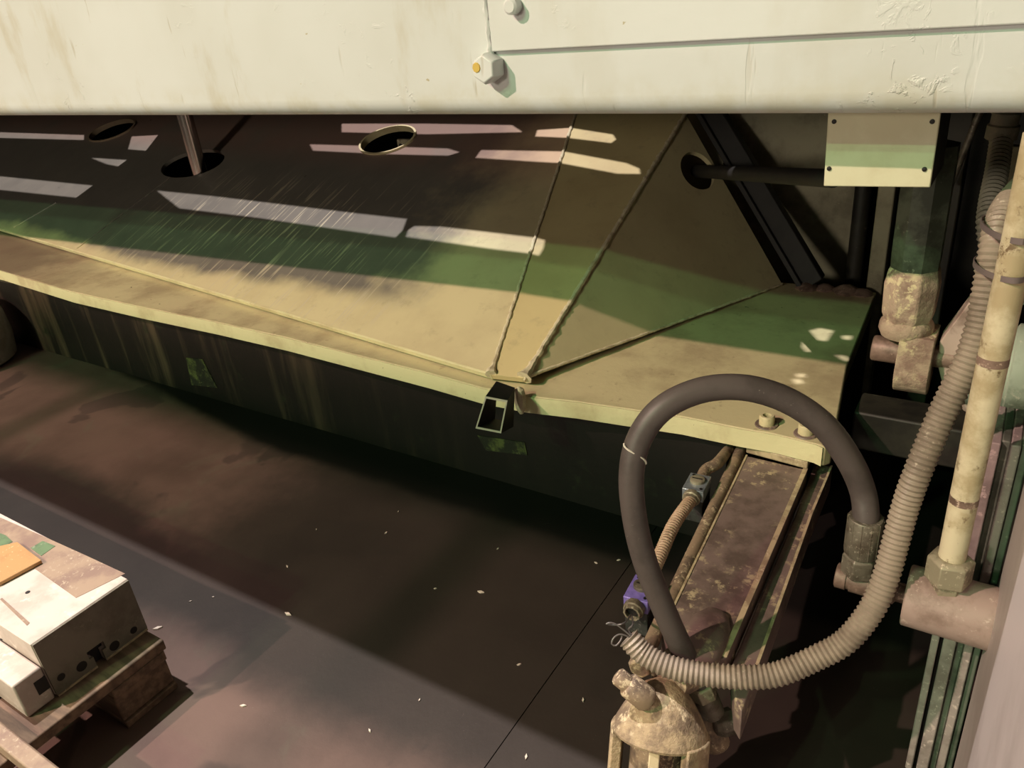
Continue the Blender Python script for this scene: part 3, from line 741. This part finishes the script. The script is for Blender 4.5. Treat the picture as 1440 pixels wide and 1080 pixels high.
# side pipe with elbow plug
a0, a1 = onz(1041, 628, 0.215), onz(898, 942, 0.215)
a0 = a0 + Vector((0, 0.04, 0))
sp = link('return_pipe', G().tube([a0, a0.lerp(a1, .5), a1], 0.0095, 16), 'dusty_pipe', cy)
dn = (a1-a0).normalized()
link('pipe_nut', G().lathe(a1-dn*0.022, dn, [(0,0.0125),(0.002,0.0145),(0.020,0.0145),(0.022,0.012)], 6, smooth=False), 'dusty_casting', cy, 0.001)
el = onz(886, 962, 0.215)
link('elbow_plug', G().lathe(dep(868,950,0.885), (dep(900,976,0.885)-dep(868,950,0.885)), [(0,0.0090),(0.002,0.0105),(0.014,0.0105),(0.015,0.0130),(0.017,0.0145),(0.042,0.0150),(0.047,0.012)], 16), 'dusty_pipe', cy)
# fittings on the right of the cylinder
ha = dep(981, 955, 0.935); hb_ = dep(1003, 1005, 0.955)
dd = (hb_-ha).normalized()
ft = link('hose_end_fitting', G().lathe(ha-dd*0.02, dd, [(0,0.0150),(0.020,0.0150),(0.021,0.011),(0.028,0.011)], 18), 'fitting_zinc', cy)
link('swivel_nut', G().lathe(ha+dd*0.006, dd, [(0,0.0150),(0.002,0.0175),(0.020,0.0175),(0.022,0.015)], 6, smooth=False), 'fitting_zinc', cy, 0.001)
link('elbow_body', G().lathe(ha+dd*0.026, dd, [(0,0.0135),(0.004,0.0155),(0.030,0.0150),(0.036,0.010)], 14), 'fitting_dull', cy)
link('elbow_nut', G().lathe(dep(1004,1020,0.952), (dep(1034,1012,0.955)-dep(1004,1020,0.952)), [(0,0.012),(0.006,0.0150),(0.009,0.0165),(0.024,0.0165),(0.026,0.013)], 8, smooth=False), 'fitting_dull', cy, 0.001)

# =================================================================== sensors and conduits on the left of the rail
def sensor(name, c, fwd, top_mat, label):
    # c = centre of the top face; fwd points towards the camera end (gland end)
    fwd = Vector(fwd).normalized(); upv = Vector((0,0,1)); upv = (upv-fwd*fwd.z).normalized(); rt = fwd.cross(upv)
    t = thing(name, c-upv*0.06, label, 'sensor')
    def ob(cx, w_, l0, l1, h0, h1):
        return G().hexa([c+rt*(cx-w_)+fwd*l0+upv*h0, c+rt*(cx+w_)+fwd*l0+upv*h0, c+rt*(cx+w_)+fwd*l1+upv*h0, c+rt*(cx-w_)+fwd*l1+upv*h0],
                        [c+rt*(cx-w_)+fwd*l0+upv*h1, c+rt*(cx+w_)+fwd*l0+upv*h1, c+rt*(cx+w_)+fwd*l1+upv*h1, c+rt*(cx-w_)+fwd*l1+upv*h1])
    link('sensor_cap', ob(0, 0.0165, -0.023, 0.023, -0.020, 0), top_mat, t, 0.001)
    link('sensor_body', ob(0, 0.0155, -0.022, 0.022, -0.060, -0.020), 'sensor_body', t, 0.001)
    lid = link('slotted_lid', G().lathe(c-fwd*0.003, upv, [(0,0.0115),(0.004,0.0115),(0.005,0.010)], 20), 'fitting_zinc' if top_mat == 'sensor_grey' else 'fitting_dull', t)
    link('slot', G().hexa([c-fwd*0.003+rt*a+fwd*b+upv*0.0046 for a, b in ((-0.008,-0.001),(0.008,-0.001),(0.008,0.001),(-0.008,0.001))],
                          [c-fwd*0.003+rt*a+fwd*b+upv*0.0054 for a, b in ((-0.008,-0.001),(0.008,-0.001),(0.008,0.001),(-0.008,0.001))]), 'hole_black', lid)
    for a, b in ((-0.011, 0.016), (0.010, -0.018)):
        link('screw', G().lathe(c+rt*a+fwd*b, upv, [(-0.001,0.0026),(0.0006,0.0026)], 10), 'hole_black', t)
    gl = c + fwd*0.022 - upv*0.011
    link('cable_gland', G().lathe(gl, fwd, [(0,0.0125),(0.002,0.0138),(0.010,0.0138),(0.011,0.0120),(0.016,0.0115),(0.016,0.009),(0.006,0.009)], 10), 'fitting_zinc', t)
    link('gland_bore', G().lathe(gl+fwd*0.010, fwd, [(0,0.0088),(0.0006,0.0088)], 10), 'hole_black', t)
    return gl + fwd*0.016, c - fwd*0.023 - upv*0.010, fwd, upv
dirr = (onz(880, 960, ZR)-onz(1041, 628, ZR)).normalized()
s1 = onz(980, 678, 0.240); s2 = onz(902, 827, 0.240)
s1f, s1b, fw, upv = sensor('limit_switch', s1, dirr, 'sensor_grey', 'blue-grey metal limit switch with slotted round lid beside the rail')
s2f, s2b, fw, upv = sensor('limit_switch', s2, dirr, 'sensor_purple', 'purple limit switch partly hidden behind the black hose')
def corrugated(name, pts, r, pitch, mat, label, parent=None, amp=0.10, seg=16):
    P = catmull(pts, pitch/6)
    g = G().tube(P, lambda i: r*(1-amp + amp*math.cos(2*math.pi*i/6.0)), seg)
    o = link(name, g, mat, parent)
    if label: tag(o, label, 'conduit')
    return o
corrugated('flexible_conduit', [s1f-fw*0.012, s1f, s1f.lerp(s2b, .35)+Vector((-0.004,0,0.003)), s1f.lerp(s2b, .7)+Vector((-0.002,0,0.0)), s2b], 0.0100, 0.0055, 'conduit_tan',
           'thin tan corrugated conduit joining the grey and purple switches', None, 0.07)
tail = [s1b, s1b-fw*0.03, dep(1008,652,1.27), dep(1022,636,1.33), dep(1032,626,1.38)]
tag(link('cable_sleeve', G().tube(catmull(tail, 0.006), 0.0095, 14), 'dusty_pipe'), 'dusty cable sleeve running from the grey switch under the table', 'cable')

# large corrugated conduit
cpts = [dep(884,897,0.905), dep(905,919,0.90), dep(940,937,0.89), dep(990,948,0.88), dep(1045,952,0.87), dep(1093,948,0.862), dep(1150,924,0.855), dep(1191,900,0.848), dep(1225,858,0.84),
        dep(1245,813,0.833), dep(1259,764,0.826), dep(1274,710,0.815), dep(1292,660,0.80), dep(1320,593,0.785), dep(1341,550,0.773), dep(1364,503,0.76), dep(1380,452,0.75), dep(1391,394,0.74), dep(1401,335,0.735), dep(1414,295,0.755), dep(1440,262,0.80)]
bc_ = thing('corrugated_conduit', cpts[4]-Vector((0,0,0.014)), 'large grey-tan corrugated conduit sweeping down and left from the riser pipe', 'conduit')
corrugated('conduit_sheath', cpts, 0.0140, 0.0058, 'conduit_plastic', None, bc_, 0.065, 20)
e = cpts[0]
wires = [
    [e+Vector((0.01,0,0)), dep(872,882,0.90), dep(861,876,0.90), dep(853,877,0.90), dep(862,879,0.905), dep(878,876,0.905), s2f],
    [e+Vector((0.01,0,0)), dep(875,892,0.902), dep(864,896,0.902), dep(860,905,0.902), dep(866,908,0.902), dep(873,900,0.902), dep(875,892,0.905)],
    [e+Vector((0.01,0,0)), dep(884,886,0.905), dep(890,878,0.905), s2f],
]
for wv in wires: link('wire', G().tube(catmull(wv, 0.003), 0.0010, 8), 'wire_grey', bc_)
corrugated('upper_conduit', [dep(1412,150,1.02), dep(1409,190,1.02), dep(1402,240,1.0), dep(1393,285,0.98), dep(1390,320,0.97), dep(1396,352,0.98), dep(1412,385,1.02), dep(1430,420,1.06)], 0.0142, 0.0066, 'conduit_pale',
           'pale corrugated conduit hanging from the beam at upper right', None, 0.07)
ucol = dep(1410, 183, 1.02)
tag(link('conduit_gland', G().lathe(ucol, (0.05,0,1), [(-0.012,0.017),(-0.010,0.0195),(0.006,0.0195),(0.008,0.0170),(0.022,0.0170),(0.024,0.0150)], 12), 'conduit_pale'), 'pale ribbed gland at top of the upper conduit', 'gland')
# cable ties holding conduit to the riser pipe
for (px, py, lab) in [(1408, 308, 'upper dark cable tie around conduit and riser pipe'), (1398, 366, 'lower dark cable tie around conduit and riser pipe')]:
    cA = dep(px-8, py, 0.742); 
    cBp = Vector((X_, Y_, cA.z+0.012))
    ctr = (cA+cBp)/2; dv = (cBp-cA); L = dv.length/2; u1 = dv.normalized(); u2 = Vector((0,0,1)).cross(u1).normalized()
    ring = []
    for k in range(33):
        a = 2*math.pi*k/32
        ring.append(ctr + u1*((L+0.0165)*math.cos(a)) + u2*(0.0168*math.sin(a)) )
    ti = thing('cable_tie', ring[0], lab, 'cable tie')
    g = G(); v = []; f = []
    for k, p in enumerate(ring[:-1]):
        o_ = (p-ctr).normalized()
        v += [p-Vector((0,0,0.0026)), p+Vector((0,0,0.0026)), p+o_*0.0012+Vector((0,0,0.0026)), p+o_*0.0012-Vector((0,0,0.0026))]
    m_ = 32
    for k in range(m_):
        j = (k+1) % m_
        for r_ in range(4):
            q_ = (r_+1) % 4
            f.append((k*4+r_, j*4+r_, j*4+q_, k*4+q_))
    link('tie_strap', g.add(v, f), 'tie_grey', ti)
    hp = ring[14]
    link('tie_head', G().box(hp-Vector((0.004,0.005,0.004)), hp+Vector((0.004,0.003,0.004))), 'tie_grey', ti, 0.001)

# =================================================================== left: support foot
ft0 = Vector((-2.875, 0.935, 0))
tag(link('support_foot', G().lathe(ft0, (0,0,1), [(0,0.16),(0.01,0.175),(0.08,0.185),(0.15,0.18),(0.20,0.165),(0.222,0.13),(0.230,0.08),(0.230,0.0)], 28), 'post_grey'),
    'rounded grey support foot below the table at left edge', 'foot')

# =================================================================== pallet with tooling blocks
pl = thing('pallet', (-1.4, 0.1, 0), 'dark wooden pallet carrying white tooling blocks at lower left', 'pallet')
PX1, PY1 = -1.008, 0.428
for i in range(5):
    x1 = PX1 - i*0.21 - 0.0
    link('deck_board', G().box((x1-0.12, PY1-0.82, 0.080), (x1, PY1, 0.0985)), 'pallet_wood', pl, 0.002)
for yy in (PY1-0.05, PY1-0.41, PY1-0.77):
    for xx in (PX1-0.05, PX1-0.5, PX1-0.9):
        link('block', G().box((xx-0.05, yy-0.045, 0.012), (xx+0.045, yy+0.045, 0.062)), 'pallet_wood', pl, 0.003)
    link('stringer_board', G().box((PX1-0.96, yy-0.045, 0.062), (PX1, yy+0.045, 0.080)), 'pallet_wood', pl, 0.002)
    link('bottom_board', G().box((PX1-0.96, yy-0.045, 0.0), (PX1, yy+0.045, 0.012)), 'pallet_wood', pl, 0.002)

ZT, ZL, XE = 0.20, 0.0995, -1.05
YA, YZ = 0.280, 0.431
k1 = thing('die_block', (-1.4, 0.36, ZL), 'long white steel die block with holes and T slot in its dark end', 'tool block')
gap = 0.0075; ym = onx(138, 920, XE).y
# body: long bar whose end section has a T slot cut from below
secb = [(YA,ZT),(YZ,ZT),(YZ,ZL+0.003),(YZ-0.003,ZL),(ym+gap,ZL),(ym+gap,ZL+0.020),(ym+gap+0.006,ZL+0.020),(ym+gap+0.006,ZL+0.034),(ym-gap-0.006,ZL+0.034),(ym-gap-0.006,ZL+0.020),(ym-gap,ZL+0.020),(ym-gap,ZL),(YA+0.003,ZL),(YA,ZL+0.003)]
link('block_body', G().prism([(XE-0.004, y, z) for y, z in secb], (-1.0, 0, 0)), 'block_white', k1, 0.001)
link('slot_shadow', G().box((XE-0.06, ym-gap-0.006, ZL), (XE-0.012, ym+gap+0.006, ZL+0.034)), 'hole_black', k1)
link('end_face', G().prism([(XE-0.004, y*0.985+0.015*0.355, z*0.985+0.015*0.15) for y, z in secb], (0.004, 0, 0)), 'block_steel', k1)
for px, py in [(86,952),(115,937),(161,908),(188,886)]:
    c = onx(px, py, XE)
    r_ = 0.008 if (px in (115, 161)) else 0.0058
    link('bolt_hole', G().lathe(c+Vector((-0.001,0,0)), (1,0,0), [(0,r_),(0.0014,r_)], 16), 'hole_black', k1)
# worn brown field and green paint traces on top
def topq(pts, z, h, name, mat, par, bev=0.0): return link(name, G().prism([onz(*p, z) for p in pts], (0,0,h)), mat, par, bev)
topq([(107,841),(176,807),(120,781),(60,754),(0,728),(-40,745),(0,770),(52,802)], ZT, 0.0006, 'worn_patch', 'stain_brown', k1)
link('bottom_edge', G().box((XE-0.002, YA+0.002, ZL-0.0002), (XE+0.0015, ym-gap, ZL+0.003)), 'rail_edge', k1)
link('bottom_edge', G().box((XE-0.002, ym+gap, ZL-0.0002), (XE+0.0015, YZ-0.002, ZL+0.003)), 'rail_edge', k1)
topq([(43,771),(60,761),(78,768),(58,782)], ZT+0.0006, 0.0006, 'paint_trace', 'green_paint', k1)
topq([(0,750),(8,753),(18,762),(0,772)], ZT+0.0006, 0.0006, 'paint_trace', 'green_paint', k1)
c = onz(39, 833, ZT); link('bolt_hole', G().lathe(c, (0,0,1), [(0,0.0035),(0.0006,0.0035)], 12), 'hole_black', k1)
# seam groove across the top
topq([(0,843),(3,841),(42,876),(38,880)], ZT, 0.0005, 'seam', 'stain_brown', k1)
k2 = thing('die_block', (-1.4, 0.24, ZL), 'lower white steel block lying beside the holed die block', 'tool block')
z2 = 0.161
link('block_body', G().box((-2.05, 0.238, ZL), (XE-0.001, 0.2785, z2)), 'block_white', k2, 0.003)
c = onz(4, 898, z2); link('bolt_hole', G().lathe(c, (0,0,1), [(0,0.0035),(0.0006,0.0035)], 12), 'hole_black', k2)
link('slot', G().box((XE-0.0015, 0.262, ZL+0.022), (XE+0.0002, 0.2785, ZL+0.045)), 'hole_black', k2)
cb_ = [(-60,838),(0,828),(62,793),(55,788),(26,763),(-60,800)]
tag(topq([(-60,838),(0,824),(60,792),(26,766),(0,772),(-60,790)], ZT+0.0013, 0.006, 'cardboard_sheet', 'cardboard', None, 0.0008), 'orange-brown cardboard sheet lying on the white die block', 'cardboard')
q0 = onz(10, 1021, 0.125); 
tag(link('timber', G().box((-1.95, q0.y-0.022, 0.0987), (-0.90, q0.y, 0.125)), 'stain_brown', None, 0.003), 'pinkish timber lath lying on the pallet in the bottom left corner', 'timber')

# =================================================================== small chips on the floor
chips = [(676,833,7),(543,750,4),(404,797,4),(222,884,9),(268,846,3),(405,864,8),(342,993,6),(730,935,4),(820,985,4),(870,788,4),(700,720+52,3),(612,828,3),(590,985,3),(520,1028,4),(740,1065,5),(300,840,3),(445,745,3),(838,792,4),(560,720,3)]
for (px, py, s) in chips:
    c = onz(px, py, 0); k = s*0.0006; a = random.uniform(0, 3.1)
    ux, uy = math.cos(a)*k*1.6, math.sin(a)*k*1.6; vx, vy = -math.sin(a)*k*0.6, math.cos(a)*k*0.6
    g = G().prism([(c.x+ux, c.y+uy, 0), (c.x+vx, c.y+vy, 0), (c.x-ux*0.9, c.y-uy, 0), (c.x-vx, c.y-vy*1.1, 0)], (0,0,0.0012+k*0.3))
    tag(link('metal_chip', g, 'chip_pale'), 'tiny pale chip lying on the dark floor', 'debris', 'pale chips on the floor')
